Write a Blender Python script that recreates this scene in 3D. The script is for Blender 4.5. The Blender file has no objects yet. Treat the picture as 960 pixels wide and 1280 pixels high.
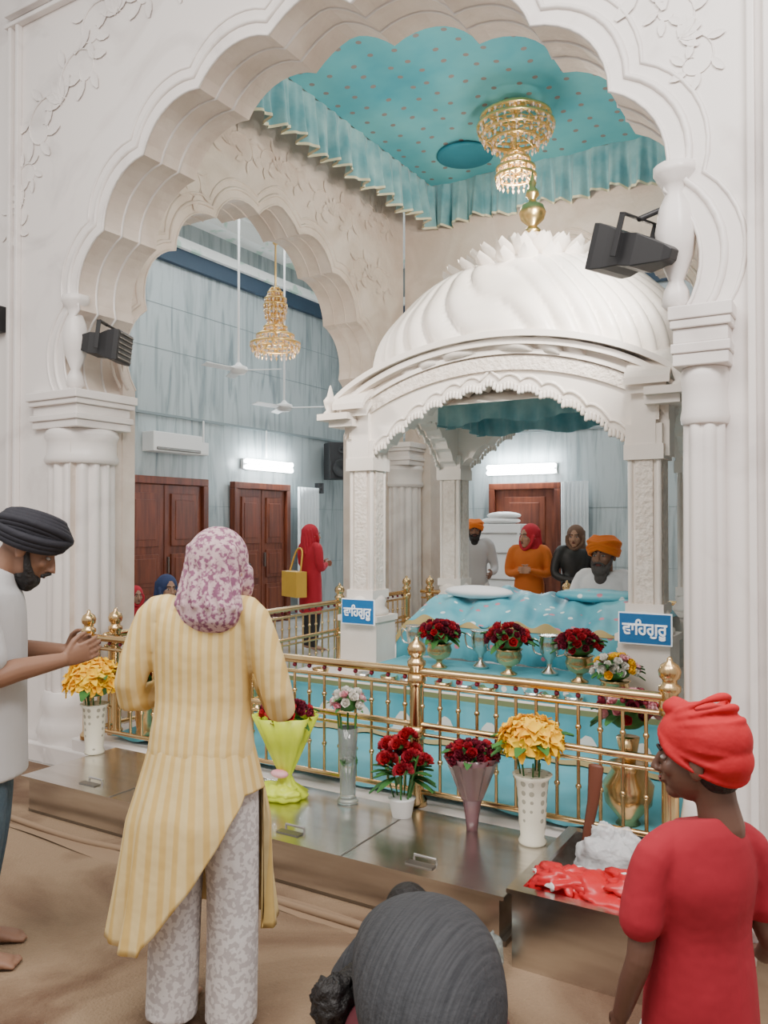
import bpy, math, random
from mathutils import Vector, Matrix, noise
random.seed(3)
V=Vector; pi=math.pi
sc=bpy.context.scene
COL=sc.collection

# ---------------- materials ----------------
def M(name,col,rough=.5,metal=0,col2=None,scale=5,stretch=(1,1,1),bump=0,bscale=30,trans=0,emis=0,detail=4,lo=.35,hi=.65,bstretch=None,alpha=1,sheen=0,distort=0):
    m=bpy.data.materials.new(name); m.use_nodes=True
    nt=m.node_tree; N=nt.nodes; L=nt.links; p=N['Principled BSDF']
    c=(*col,1); p.inputs['Base Color'].default_value=c
    p.inputs['Roughness'].default_value=rough; p.inputs['Metallic'].default_value=metal
    p.inputs['Transmission Weight'].default_value=trans
    if alpha<1: p.inputs['Alpha'].default_value=alpha
    if sheen: p.inputs['Sheen Weight'].default_value=sheen
    tc=N.new('ShaderNodeTexCoord')
    if col2 is not None:
        mp=N.new('ShaderNodeMapping'); mp.inputs['Scale'].default_value=stretch
        L.new(tc.outputs['Object'],mp.inputs['Vector'])
        n=N.new('ShaderNodeTexNoise'); n.inputs['Scale'].default_value=scale; n.inputs['Detail'].default_value=detail
        n.inputs['Distortion'].default_value=distort
        L.new(mp.outputs[0],n.inputs['Vector'])
        r=N.new('ShaderNodeValToRGB'); r.color_ramp.elements[0].position=lo; r.color_ramp.elements[1].position=hi
        r.color_ramp.elements[0].color=c; r.color_ramp.elements[1].color=(*col2,1)
        L.new(n.outputs['Fac'],r.inputs[0]); L.new(r.outputs[0],p.inputs['Base Color'])
        if emis: L.new(r.outputs[0],p.inputs['Emission Color'])
    if emis:
        p.inputs['Emission Color'].default_value=c; p.inputs['Emission Strength'].default_value=emis
    if bump:
        n2=N.new('ShaderNodeTexNoise'); n2.inputs['Scale'].default_value=bscale; n2.inputs['Detail'].default_value=3
        mp2=N.new('ShaderNodeMapping'); mp2.inputs['Scale'].default_value=bstretch or (1,1,1)
        L.new(tc.outputs['Object'],mp2.inputs['Vector']); L.new(mp2.outputs[0],n2.inputs['Vector'])
        b=N.new('ShaderNodeBump'); b.inputs['Strength'].default_value=bump; b.inputs['Distance'].default_value=.02
        L.new(n2.outputs['Fac'],b.inputs['Height']); L.new(b.outputs[0],p.inputs['Normal'])
    return m
def dots_mat(name,base,dot,scale,th,rand=.3,base2=None,stretch=(1,1,1),rough=.8,dot2=None):
    m=M(name,base,rough,col2=base2,scale=2.5 if scale>5.5 else .9) if base2 else M(name,base,rough)
    nt=m.node_tree;N=nt.nodes;L=nt.links;p=N['Principled BSDF']
    tc=N.new('ShaderNodeTexCoord'); mp=N.new('ShaderNodeMapping'); mp.inputs['Scale'].default_value=stretch
    L.new(tc.outputs['Object'],mp.inputs['Vector'])
    v=N.new('ShaderNodeTexVoronoi'); v.inputs['Scale'].default_value=scale; v.inputs['Randomness'].default_value=rand
    if stretch[2]==0: v.voronoi_dimensions='2D'
    L.new(mp.outputs[0],v.inputs['Vector'])
    r=N.new('ShaderNodeMath'); r.operation='LESS_THAN'; r.inputs[1].default_value=th
    L.new(v.outputs['Distance'],r.inputs[0])
    mx=N.new('ShaderNodeMix'); mx.data_type='RGBA'
    if base2:
        L.new(p.inputs['Base Color'].links[0].from_socket,mx.inputs['A'])
    else: mx.inputs['A'].default_value=(*base,1)
    mx.inputs['B'].default_value=(*dot,1)
    if dot2:
        mx2=N.new('ShaderNodeMix'); mx2.data_type='RGBA'; mx2.inputs['A'].default_value=(*dot,1); mx2.inputs['B'].default_value=(*dot2,1)
        sp=N.new('ShaderNodeSeparateColor'); L.new(v.outputs['Color'],sp.inputs[0])
        g=N.new('ShaderNodeMath'); g.operation='GREATER_THAN'; g.inputs[1].default_value=.5
        L.new(sp.outputs[0],g.inputs[0]); L.new(g.outputs[0],mx2.inputs['Factor']); L.new(mx2.outputs['Result'],mx.inputs['B'])
    L.new(r.outputs[0],mx.inputs['Factor']); L.new(mx.outputs['Result'],p.inputs['Base Color'])
    return m
marble=M('marble_white',(.84,.79,.76),.35,col2=(.62,.57,.55),scale=1.3,distort=2.0,lo=.52,hi=.8,detail=8,bump=.05,bscale=8)
marble_c=M('marble_carved',(.80,.70,.62),.5,col2=(.66,.55,.47),scale=2.2,distort=1,bump=.35,bscale=14)
palki_w=M('palki_cream',(.88,.82,.76),.4,col2=(.80,.73,.66),scale=3,bump=.04,bscale=12)
palki_c=M('palki_carved',(.86,.78,.70),.5,col2=(.74,.65,.57),scale=26,detail=2,bump=.7,bscale=40)
hallwall=M('hall_wall_marble',(.45,.51,.52),.35,col2=(.17,.22,.235),scale=2.4,stretch=(2.6,2.6,.28),distort=1.6,lo=.46,hi=.76,detail=9)
hallfloor=M('hall_floor_marble',(.6,.58,.54),.2,col2=(.45,.43,.4),scale=1.5)
carpet=M('jute_carpet',(.29,.20,.125),.95,col2=(.115,.060,.034),scale=1.1,detail=10,distort=1.4,lo=.44,hi=.66,bump=.5,bscale=90)
steel=M('brushed_steel',(.72,.70,.67),.24,1,col2=(.62,.59,.56),scale=3,stretch=(1,9,9),bump=.02,bscale=40,bstretch=(1,12,12))
steeld=M('steel_dark',(.30,.28,.26),.4,1)
gold=M('polished_brass',(.80,.58,.30),.24,1,col2=(.68,.45,.22),scale=6)
goldl=M('gold_bright',(.95,.68,.28),.3,1)
silver=M('silver',(.75,.72,.66),.22,1)
white=M('white_plastic',(.80,.80,.79),.5)
black=M('black_plastic',(.02,.02,.022),.45)
bluesign=M('sign_blue',(.015,.16,.42),.5)
lettering=M('sign_lettering',(.95,.96,.97),.6,emis=.3)
wood=M('door_wood',(.20,.05,.02),.45,col2=(.10,.022,.01),scale=3,stretch=(6,6,.6))
woodl=M('stick_wood',(.14,.04,.02),.5)
navy=M('navy_band',(.03,.06,.10),.6)
tilel=M('tile_joint',(.24,.29,.30),.6)
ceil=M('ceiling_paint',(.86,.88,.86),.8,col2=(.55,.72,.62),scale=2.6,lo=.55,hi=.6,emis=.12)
ceilcloth=dots_mat('canopy_cloth',(.025,.27,.37),(.22,.19,.18),5.0,.12,.4,base2=(.14,.46,.50),stretch=(1,1,0))
shade_disc=M('canopy_shadow_disc',(.02,.19,.26),.8)  # darker cloth tone, paints the chandelier's shadow
valm=M('valance_cloth',(.30,.52,.54),.5,col2=(.13,.34,.39),scale=5,sheen=.5)
valt=M('valance_trim',(.80,.72,.50),.6)
sheet=dots_mat('blue_sheet',(.09,.40,.50),(.40,.05,.12),7.5,.15,.35,base2=(.17,.50,.59),dot2=(.85,.8,.75))
silk=dots_mat('blue_silk',(.045,.32,.43),(.62,.22,.28),11,.22,.7,base2=(.17,.50,.58),rough=.45,dot2=(.75,.82,.82))
goldtrim=M('gold_trim',(.62,.46,.20),.5,.3)
tube_em=M('tube_light_glow',(.9,.97,1),.5,emis=45)
crystal=M('crystal',(.90,.74,.60),.15,col2=(.60,.40,.30),scale=30,trans=.15,emis=.08)
glass=M('clear_glass',(.85,.92,.9),.05,trans=.85)
lattice=dots_mat('lattice_vase',(.80,.76,.62),(.40,.38,.30),26,.32,.1,rough=.25)
leaf=M('leaf_green',(.06,.22,.04),.6,col2=(.03,.12,.03),scale=9)
redf=M('red_petals',(.50,.010,.02),.6,col2=(.30,.005,.02),scale=14)
dredf=M('maroon_petals',(.22,.008,.03),.6,col2=(.11,.004,.018),scale=14)
yelf=M('yellow_petals',(1.0,.66,.005),.6,col2=(.95,.50,.003),scale=14)
pinkf=M('pink_petals',(.75,.24,.33),.6,col2=(.80,.5,.52),scale=14)
whitef=M('white_petals',(.82,.79,.72),.6)
lime=M('lime_wrap',(.58,.72,.015),.45,col2=(.68,.80,.06),scale=9)
wrapc=M('clear_wrap',(.35,.18,.20),.2,trans=.5)
wrapw=M('white_wrap',(.8,.78,.76),.4)
skin1=M('skin_tan',(.26,.135,.085),.55)
skin2=M('skin_brown',(.13,.062,.042),.5)
skin3=M('skin_light',(.42,.24,.16),.55)
hairb=M('hair_black',(.012,.010,.010),.6,bump=.6,bscale=60)
beardg=M('beard_grey',(.10,.09,.085),.8,bump=.6,bscale=60)
lip=M('lips',(.20,.06,.05),.5)
eyew=M('eye_white',(.42,.40,.38),.4)
blk=M('turban_black',(.016,.016,.024),.8,bump=.3,bscale=20)
redt=M('turban_red',(.55,.008,.016),.8,col2=(.42,.005,.012),scale=8,bump=.3,bscale=16)
orat=M('turban_orange',(.85,.20,.015),.75)
greysh=M('polo_grey',(.50,.50,.51),.85,bump=.35,bscale=7)
whitesh=M('white_cotton',(.76,.77,.78),.85,bump=.2,bscale=12)
redsh=M('tshirt_red',(.36,.012,.028),.9,col2=(.29,.009,.02),scale=5,bump=.6,bscale=6)
denim=M('denim',(.05,.085,.12),.85,col2=(.09,.14,.18),scale=12,bump=.3,bscale=60)
char=M('charcoal_knit',(.026,.028,.033),.9,col2=(.05,.052,.058),scale=2,stretch=(60,2,2),bump=.3,bscale=60)
tanbag=M('mustard_bag',(.72,.43,.06),.6)
redscarf=M('scarf_red',(.46,.012,.03),.8); brownsc=M('scarf_brown',(.16,.09,.06),.8)
navysc=M('scarf_navy',(.03,.05,.14),.8); orangek=M('kurta_orange',(.60,.15,.02),.8)
redbag=dots_mat('red_print_cloth',(.58,.012,.02),(.85,.8,.78),9,.2,.8,rough=.35)
polyw=M('plastic_bag',(.85,.87,.89),.12,alpha=.5,bump=.9,bscale=22)
curtainw=M('curtain_white',(.75,.8,.82),.8)
scarfp=M('scarf_print',(.58,.41,.43),.85,col2=(.24,.09,.16),scale=70,detail=3,lo=.46,hi=.58,bump=.4,bscale=9)
pants=M('printed_trousers',(.72,.69,.68),.85,col2=(.52,.48,.48),scale=60,detail=1,lo=.48,hi=.54,bump=.4,bscale=8)
rope=M('jute_rope',(.28,.19,.12),.95)
kam=M('kameez_yellow',(.80,.62,.26),.85,bump=.6,bscale=6)
def kstripe():
    nt=kam.node_tree;N=nt.nodes;L=nt.links;p=N['Principled BSDF']
    at=N.new('ShaderNodeAttribute'); at.attribute_name='stripe'
    a=N.new('ShaderNodeMath'); a.operation='MULTIPLY'; a.inputs[1].default_value=1
    L.new(at.outputs['Fac'],a.inputs[0])
    sn=N.new('ShaderNodeMath'); sn.operation='SINE'; L.new(a.outputs[0],sn.inputs[0])
    r=N.new('ShaderNodeValToRGB'); r.color_ramp.elements[0].position=.25; r.color_ramp.elements[1].position=.6
    r.color_ramp.elements[0].color=(.66,.45,.15,1); r.color_ramp.elements[1].color=(.73,.56,.27,1)
    ma=N.new('ShaderNodeMapRange'); ma.inputs['From Min'].default_value=-1; L.new(sn.outputs[0],ma.inputs[0])
    L.new(ma.outputs[0],r.inputs[0]); L.new(r.outputs[0],p.inputs['Base Color'])
kstripe()

# ---------------- mesh builder ----------------
def empty(name,loc=(0,0,0)):
    e=bpy.data.objects.new(name,None); e.location=loc; COL.objects.link(e); e.empty_display_size=.1; return e
def cr(p,t):
    n=len(p)-1; x=min(max(t*n,0),n-1e-6); i=int(x); f=x-i
    a=p[max(i-1,0)];b=p[i];c=p[i+1];d=p[min(i+2,n)]
    return .5*((2*b)+(c-a)*f+(2*a-5*b+4*c-d)*f*f+(3*b-a-3*c+d)*f**3)
class B:
    def __init__(s,T=None): s.v=[];s.f=[];s.m=[];s.sm=[];s.mats=[];s.T=T or Matrix()
    def mi(s,m):
        if m not in s.mats: s.mats.append(m)
        return s.mats.index(m)
    def add(s,vs,fs,mat,smooth=True):
        o=len(s.v); T=s.T
        for v in vs: s.v.append(T@V(v))
        k=s.mi(mat)
        for f in fs: s.f.append([i+o for i in f]); s.m.append(k); s.sm.append(smooth)
    def box(s,c,d,mat,rz=0,R=None):
        x,y,z=d[0]/2,d[1]/2,d[2]/2
        R=R or Matrix.Rotation(rz,3,'Z')
        vs=[V(c)+R@V((a*x,b*y,e*z)) for a in(-1,1) for b in(-1,1) for e in(-1,1)]
        s.add(vs,[(0,1,3,2),(4,6,7,5),(0,4,5,1),(2,3,7,6),(0,2,6,4),(1,5,7,3)],mat,False)
    def bb(s,x0,x1,y0,y1,z0,z1,mat): s.box(((x0+x1)/2,(y0+y1)/2,(z0+z1)/2),(abs(x1-x0),abs(y1-y0),abs(z1-z0)),mat)
    def rings(s,rs,mat,closed=True,cap=True,smooth=True):
        n=len(rs[0]); vs=[p for r in rs for p in r]; fs=[]
        for i in range(len(rs)-1):
            for j in range(n if closed else n-1):
                k=(j+1)%n; fs.append((i*n+j,i*n+k,(i+1)*n+k,(i+1)*n+j))
        if cap and closed:
            fs.append(tuple(range(n))[::-1]); o=(len(rs)-1)*n; fs.append(tuple(o+j for j in range(n)))
        s.add(vs,fs,mat,smooth)
    def lathe(s,prof,c,mat,seg=24,flute=None,sx=1,sy=1,smooth=True,R=None,ph=0):
        rs=[];c=V(c)
        for r,z in prof:
            ring=[]
            for j in range(seg):
                a=2*pi*j/seg+ph; k=1
                if flute: k=1-flute[1]*(1-abs(math.sin(flute[0]*a/2)))
                p=V((r*k*sx*math.cos(a),r*k*sy*math.sin(a),z))
                if R: p=R@p
                ring.append(c+p)
            rs.append(ring)
        s.rings(rs,mat,smooth=smooth)
    def tube(s,pts,rad,mat,seg=10,side=None,sub=0,round_=True,closed=False):
        pts=[V(p) for p in pts]
        if not isinstance(rad,(list,tuple)) : rad=[rad]*len(pts)
        rad=[V((r,r)) if not isinstance(r,(tuple,list)) else V(r) for r in rad]
        if sub and len(pts)>1:
            n=(len(pts)-1)*sub
            pts,rad=[cr(pts,i/n) for i in range(n+1)],[cr(rad,i/n) for i in range(n+1)]
        N=len(pts); rs=[]; u=None
        for i in range(N):
            if closed: t=pts[(i+1)%N]-pts[i-1]
            else: t=pts[min(i+1,N-1)]-pts[max(i-1,0)]
            if t.length<1e-9: t=V((0,0,1))
            t.normalize()
            if side is not None: u=V(side)-t*V(side).dot(t)
            elif u is None:
                u=V((0,0,1)) if abs(t.z)<.9 else V((1,0,0)); u=u-t*u.dot(t)
            else: u=u-t*u.dot(t)
            if u.length<1e-6: u=t.orthogonal()
            u.normalize(); w=t.cross(u)
            def mk(c,k): return [c+u*rad[i][0]*k*math.cos(2*pi*j/seg)+w*rad[i][1]*k*math.sin(2*pi*j/seg) for j in range(seg)]
            if round_ and not closed and i==0:
                for a in(80,50,25): rs.append(mk(pts[i]-t*min(rad[i])*math.sin(math.radians(a)),math.cos(math.radians(a))))
            rs.append(mk(pts[i],1))
            if round_ and not closed and i==N-1:
                for a in(25,50,80): rs.append(mk(pts[i]+t*min(rad[i])*math.sin(math.radians(a)),math.cos(math.radians(a))))
        if closed: rs.append(rs[0])
        s.rings(rs,mat,cap=not closed)
    def ell(s,c,r,mat,seg=16,R=None,fn=None):
        if not isinstance(r,(tuple,list)): r=(r,r,r)
        rs=[];c=V(c);h=max(6,seg//2)
        for i in range(h+1):
            a=-pi/2+pi*(i+.02)/(h+.04); ring=[]
            for j in range(seg):
                b=2*pi*j/seg; p=V((r[0]*math.cos(a)*math.cos(b),r[1]*math.cos(a)*math.sin(b),r[2]*math.sin(a)))
                if fn: p=fn(p,a,b)
                if R: p=R@p
                ring.append(c+p)
            rs.append(ring)
        s.rings(rs,mat)
    def grid(s,fn,nu,nv,mat,smooth=True):
        vs=[fn(i/nu,j/nv) for j in range(nv+1) for i in range(nu+1)]
        fs=[(j*(nu+1)+i,j*(nu+1)+i+1,(j+1)*(nu+1)+i+1,(j+1)*(nu+1)+i) for j in range(nv) for i in range(nu)]
        s.add(vs,fs,mat,smooth)
    def obj(s,name,parent=None,remesh=0,smooth=0,bevel=0,solid=0,stripe=None):
        me=bpy.data.meshes.new(name); me.from_pydata([tuple(v) for v in s.v],[],s.f)
        for m in s.mats: me.materials.append(m)
        me.polygons.foreach_set('material_index',s.m); me.polygons.foreach_set('use_smooth',s.sm)
        if stripe:
            at=me.attributes.new('stripe','FLOAT','POINT'); at.data.foreach_set('value',[stripe(v) for v in s.v])
        me.update()
        o=bpy.data.objects.new(name,me); COL.objects.link(o)
        if parent: o.parent=parent
        if remesh:
            r=o.modifiers.new('remesh','REMESH'); r.mode='VOXEL'; r.voxel_size=remesh; r.use_smooth_shade=True
        if smooth:
            r=o.modifiers.new('smooth','SMOOTH'); r.iterations=smooth; r.factor=.5
        if solid:
            r=o.modifiers.new('solid','SOLIDIFY'); r.thickness=solid
        if bevel:
            r=o.modifiers.new('bevel','BEVEL'); r.width=bevel; r.segments=2; r.limit_method='ANGLE'; r.angle_limit=math.radians(50)
        return o
def frame(d):
    d=V(d).normalized(); u=d.orthogonal().normalized(); return d,u,d.cross(u)
def petal(b,p,d,up,L,W,curl,mat,cup=.35):
    sd=d.cross(up).normalized()
    def f(i,j):
        t=j; w=W*math.sin(pi*(.12+.78*t)); x=(i-.5)*2
        return p+d*L*t+up*(curl*L*t*t+abs(x)*W*cup)+sd*w*x
    b.grid(f,2,3,mat)
def flower(b,c,n,r,mat,kind='rose'):
    n,u,w=frame(n); ph=random.random()*6
    if kind=='rose': lay=[(5,1.15,1.0),(5,.7,.95),(4,.3,.8)]
    else: lay=[(6,1.25,1.1),(4,.7,.8)]
    for k,(cnt,ang,L) in enumerate(lay):
        for i in range(cnt):
            a=ph+k*.6+2*pi*i/cnt; rd=u*math.cos(a)+w*math.sin(a)
            d=(n*math.cos(ang)+rd*math.sin(ang)).normalized(); up=(n*math.sin(ang)-rd*math.cos(ang)).normalized()
            petal(b,c-n*r*.4,d,up,r*L,r*(.55 if kind=='rose' else .3),.35 if kind=='rose' else -.2,mat)
def bunch(b,c,R,n,mats,fr,kind='rose',leaves=8,flat=.8):
    c=V(c)
    for i in range(n):
        ph=i*2.39996; zz=1-(i+.5)/n*1.15; rr=math.sqrt(max(0,1-zz*zz))
        d=V((rr*math.cos(ph),rr*math.sin(ph),zz)); p=c+V((d.x*R,d.y*R,d.z*R*flat))*random.uniform(.85,1.08)
        flower(b,p,d+V((0,0,.2)),fr*random.uniform(.85,1.15),random.choice(mats),kind)
    b.ell(c,(R*.75,R*.75,R*flat*.7),leaf,10)
    for i in range(leaves):
        a=random.random()*2*pi; d=V((math.cos(a),math.sin(a),random.uniform(-.3,.5))).normalized()
        petal(b,c+d*R*.6,d,V((0,0,1)),R*.8,R*.2,-.3,leaf)

# ---------------- arch walls ----------------
def contour(half,z0,rise,zb,lobes,amp,extra=(),n=9):
    ph=[pi*i/(lobes*n) for i in range(lobes*n+1)]
    for (ax,az) in extra:
        d=math.atan2(az-z0,ax); ph.append(math.atan2(math.sin(d)/rise,math.cos(d)/half))
    ph=sorted(ph,reverse=True); out=[]
    for p in ph:
        s_=(pi-p)/pi*lobes; k=1-amp*(1-abs(math.sin(pi*s_))**.8)
        og=max(0,1-abs(p-pi/2)/.12)*.02
        out.append((half*math.cos(p)*k,z0+rise*math.sin(p)*(k+og)))
    x0=half*(1-amp)
    return [(-x0,zb)]+out+[(x0,zb)]
def archwall(name,P,half,z0,rise,zb,zt,aL,aR,lobes,amp,mat,sofmat=None):
    ct=contour(half,z0,rise,zb,lobes,amp,[(-aL,zt),(aR,zt)])
    out=[]
    for i,(x,z) in enumerate(ct):
        if i in(0,len(ct)-1) or z<=z0+1e-4: out.append((-aL if x<0 else aR,z)); continue
        dx,dz=x,z-z0
        t=(zt-z0)/dz if dz>1e-6 else 1e9
        if dx<0: t=min(t,aL/-dx)
        elif dx>0: t=min(t,aR/dx)
        out.append((dx*t,z0+dz*t))
    b=B(); n=len(ct)
    for t in(0,1):
        vs=[P(x,z,t) for x,z in ct]+[P(x,z,t) for x,z in out]
        b.add(vs,[(i,i+1,n+i+1,n+i) for i in range(n-1)],mat,False)
    vs=[P(x,z,0) for x,z in ct]+[P(x,z,1) for x,z in ct]
    b.add(vs,[(i,i+1,n+i+1,n+i) for i in range(n-1)],sofmat or mat,False)
    vs=[P(x,z,t) for t in(0,1) for x,z in((-aL,zb),(-aL,zt),(aR,zt),(aR,zb))]
    b.add(vs,[(0,1,5,4),(1,2,6,5),(2,3,7,6)],mat,False)
    for k,off,r in((1.045,.0,.016),(1.085,.0,.010)):
        pts=[P(x*k,z0+(z-z0)*k if z>z0 else z,off) for x,z in ct if z>=z0-1e-3]
        b.tube(pts,r,mat,6)
    for t in (.0,.33,.66):
        pts=[P(x,z,t) for x,z in ct if z>=z0-1e-3]
        b.tube(pts,.009,mat,5)
    b.obj(name); return ct
CX=-2.575
Pf=lambda a,z,t:V((CX+a,3.5+.45*t,z))
archwall('wall_front',Pf,1.995,2.42,1.93,0,6,5.63,6.6,11,.042,marble,marble_c)
archwall('wall_sanctum_left',lambda a,z,t:V((-4.48-.42*t,5.67+a,z)),1.74,2.5,1.83,0,6,1.745,2.2,9,.06,marble_c)
archwall('wall_sanctum_back',lambda a,z,t:V((CX+a,7.87+.4*t,z)),1.66,2.5,1.8,0,6,1.88,1.9,9,.06,marble_c)
archwall('wall_sanctum_right',lambda a,z,t:V((-.66+.38*t,5.67+a,z)),1.74,2.5,1.83,0,6,1.745,2.2,9,.06,marble_c)

def scroll(b,O,ux,uz,nrm,s,mt=marble):
    O=V(O)
    def pt(x,z): return O+ux*x*s+uz*z*s
    for sg in(1,-1):
        pts=[]
        for i in range(22):
            a=i/21*3.6*pi/1.6; r=.5*math.exp(-a*.28)
            pts.append(pt(sg*(.45-r*math.cos(a)),.1+r*math.sin(a)))
        b.tube(pts,[.013*s*(1.2-i/30) for i in range(22)],mt,6)
        for i in range(3,20,3):
            d=(pts[i+1]-pts[i]).normalized(); q=d.cross(nrm)*sg*-1
            petal(b,pts[i]+nrm*.004,(d*.4+q).normalized(),nrm,.24*s,.06*s,0,mt,.12)
    for a in range(-2,3):
        d=(uz*math.cos(a*.5)+ux*math.sin(a*.5)).normalized()
        petal(b,pt(0,.1)+nrm*.004,d,nrm,.32*s,.07*s,0,mt,.12)
b=B(); X=V((1,0,0));Z=V((0,0,1));Y=V((0,1,0)); nf=V((0,-1,0))
for x,z,s,ro in((-4.55,4.3,.55,.6),(-4.05,4.72,.5,.2),(-4.95,3.75,.38,1.2),(-3.3,4.75,.4,0),(-1.05,3.98,.50,-.7),(-.70,3.55,.28,-1.2),(-1.4,4.47,.42,-.3),(-.73,4.4,.33,-.4)):
    R=Matrix.Rotation(-ro,3,'Y'); scroll(b,(x,3.498,z),R@X,R@Z,nf,s)
ns=V((1,0,0))
for y,z,s,ro in((4.35,4.1,.5,0),(5.0,4.6,.45,0),(5.67,4.62,.4,0),(6.5,4.5,.5,0),(7.2,4.05,.5,0),(7.3,4.7,.4,0)):
    scroll(b,(-4.478,y,z),Y*1,Z,ns,s,marble_c)
b.obj('wall_relief_carving')
b=B()
for z in(4.98,5.06): b.bb(-5.15,-.35,3.45,3.5,z,z+.03,marble)
for x in(-5.12,-5.04,-.42,-.36): b.bb(x,x+.03,3.46,3.5,.2,5.0,marble)
b.obj('trim_1',bevel=.006)
b=B(); b.bb(-.26,.25,3.40,3.5,0,6,marble); b.bb(.32,.9,3.44,3.5,0,6,marble)
for z in(.75,1.55,2.35,3.3,4.2): b.bb(-.265,.25,3.395,3.40,z,z+.006,marble_c)
b.bb(-.30,.3,3.36,3.5,0,.25,marble); b.obj('wall_pilaster',bevel=.006)

def column(name,x,y,r,zt=2.42,base=0,kk=1.0,n=16):
    b=B()
    b.lathe([(r*1.25,base),(r*1.25,base+.10),(r*1.18,base+.13),(r*1.25,base+.18),(r*1.15,base+.25),(r*1.05,base+.3),(r*1.15,base+.36),(r*1.05,base+.42),(r*1.02,base+.45)],(x,y,0),marble,32)
    b.lathe([(r,base+.45),(r*.97,1.9),(r*.95,1.97)],(x,y,0),marble,112,flute=(n,.14))
    b.lathe([(r*1.02,1.95),(r*1.08,1.98),(r*1.0,2.02),(r*1.0,2.10),(r*1.08,2.14),(r*1.0,2.18)],(x,y,0),marble,32)
    for z,k,h in((2.18,1.0,.05),(2.23,1.06,.04),(2.27,.98,.06),(2.33,1.08,.035),(2.365,1.14,.055)):
        b.box((x,y,z+h/2),(2*r*k*kk,2*r*k*kk,h),marble)
    b.obj(name,bevel=.006)
column('fluted_column',-4.61,3.69,.225,n=14)
column('fluted_column',-.585,3.50,.088,n=8,kk=1.2)
column('fluted_column',-4.46,7.78,.24)
column('fluted_column',-.70,7.85,.24)
b=B()
for x in(-4.48,-.70):
    b.lathe([(.02,2.42),(.06,2.46),(.05,2.52),(.03,2.56),(.07,2.66),(.085,2.76),(.07,2.86),(.045,2.92),(.06,2.96),(.09,3.0),(.09,3.04),(.02,3.06)],(x,3.53,0),marble,20,flute=(8,.08))
b.obj('wall_bracket')

# hall shell
b=B(); b.bb(-8.4,-8.2,3.5,12.5,0,6,hallwall); b.obj('wall_left')
b=B(); b.bb(-8.2,4.2,12.3,12.5,0,6,hallwall); b.obj('wall_back')
b=B(); b.bb(4,4.2,3.95,12.3,0,6,hallwall); b.obj('wall_right')
b=B(); b.bb(-8.4,4.2,3.5,12.5,6,6.15,ceil); b.obj('ceiling')
b=B(); b.bb(-8.4,4.2,3.4,12.5,-.1,0,hallfloor); b.obj('floor_hall')
b=B(); b.bb(-9,5,-3,3.4,-.1,0,carpet); b.obj('floor')
b=B(); b.bb(-8.2,-8.12,3.95,12.3,5.1,5.32,navy); b.bb(-8.12,4,12.22,12.3,5.1,5.32,navy)
b.bb(-8.2,-8.05,3.95,12.3,5.32,5.45,ceil); b.bb(-8.2,4,12.15,12.3,5.32,5.45,ceil)
b.bb(-8.2,-7.9,3.95,12.3,5.75,6,ceil); b.obj('trim_2')
b=B(); b.bb(-8.2,-8.17,3.95,12.3,3.0,3.035,tilel); b.bb(-8.2,4,12.27,12.3,3.0,3.03,tilel)
for z in(.9,1.8,3.9,4.5): b.bb(-8.2,-8.195,3.95,12.3,z,z+.006,tilel); b.bb(-8.2,4,12.295,12.3,z,z+.006,tilel)
b.obj('trim_3')
def door(name,c,w,h,axis,leaves=2):
    b=B(Matrix.Translation(c)@Matrix.Rotation(axis,4,'Z'))
    b.box((0,-.02,h+.05),(w+.2,.1,.1),wood)
    for s in(-1,1): b.box((s*(w/2+.05),-.02,h/2),(.1,.1,h),wood)
    lw=w/leaves
    for i in range(leaves):
        x=-w/2+lw*(i+.5); b.box((x,0,h/2),(lw-.01,.04,h),wood)
        for z0,z1 in((.12,.62),(.72,1.15),(1.25,h-.12)):
            b.box((x,-.03,(z0+z1)/2),(lw*.68,.03,z1-z0),wood); b.box((x,-.045,(z0+z1)/2),(lw*.5,.02,(z1-z0)*.75),wood)
    b.box((lw*.05,-.06,1.0),(.02,.04,.22),steeld); b.obj(name,bevel=.008)
door('door_1',(-8.15,7.83,0),1.4,2.08,pi/2)
door('door_2',(-8.15,9.85,0),1.15,2.08,pi/2)
door('door_3',(-4.75,12.26,0),1.0,2.1,0,1)
def curtain(name,fn):
    b=B(); b.grid(fn,40,4,curtainw); b.obj(name,solid=.01)
curtain('door_curtain',lambda i,j:V((-8.0+.04*math.sin(i*40),10.6+.55*i,.1+2.05*j)))
curtain('door_curtain',lambda i,j:V((-4.1+.4*i,12.1+.04*math.sin(i*40),.1+2.1*j)))
b=B(); b.bb(-8.2,-7.98,7.5,8.4,2.5,2.76,white); b.bb(-7.98,-7.96,7.55,8.35,2.52,2.56,steeld); b.bb(-8.2,-8.1,8.5,8.65,2.52,2.7,white); b.obj('air_conditioner',bevel=.03)
def tubel(name,c,L,axis):
    e=B(Matrix.Translation(c)@Matrix.Rotation(axis,4,'Z')); e.box((0,.03,-.04),(L+.06,.05,.16),white)
    e.tube([(-L/2,-.03,0),(L/2,-.03,0)],.035,tube_em,10); e.tube([(-L/2,-.03,-.09),(L/2,-.03,-.09)],.035,tube_em,10)
    for s in(-1,1): e.box((s*L/2,-.02,-.04),(.03,.06,.16),white)
    e.obj(name)
    l=bpy.data.lights.new(name+'_lamp','AREA'); l.shape='RECTANGLE'; l.size=L; l.size_y=.1; l.energy=50; l.color=(.88,.96,1)
    o=bpy.data.objects.new(name+'_lamp',l); COL.objects.link(o); o.location=V(c)+Matrix.Rotation(axis,3,'Z')@V((0,-.1,0)); o.rotation_euler=(pi/2-.3,0,axis)
tubel('tube_light',(-8.12,10.0,2.50),1.1,pi/2)
tubel('tube_light',(-4.8,12.22,2.46),1.1,0)
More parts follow.
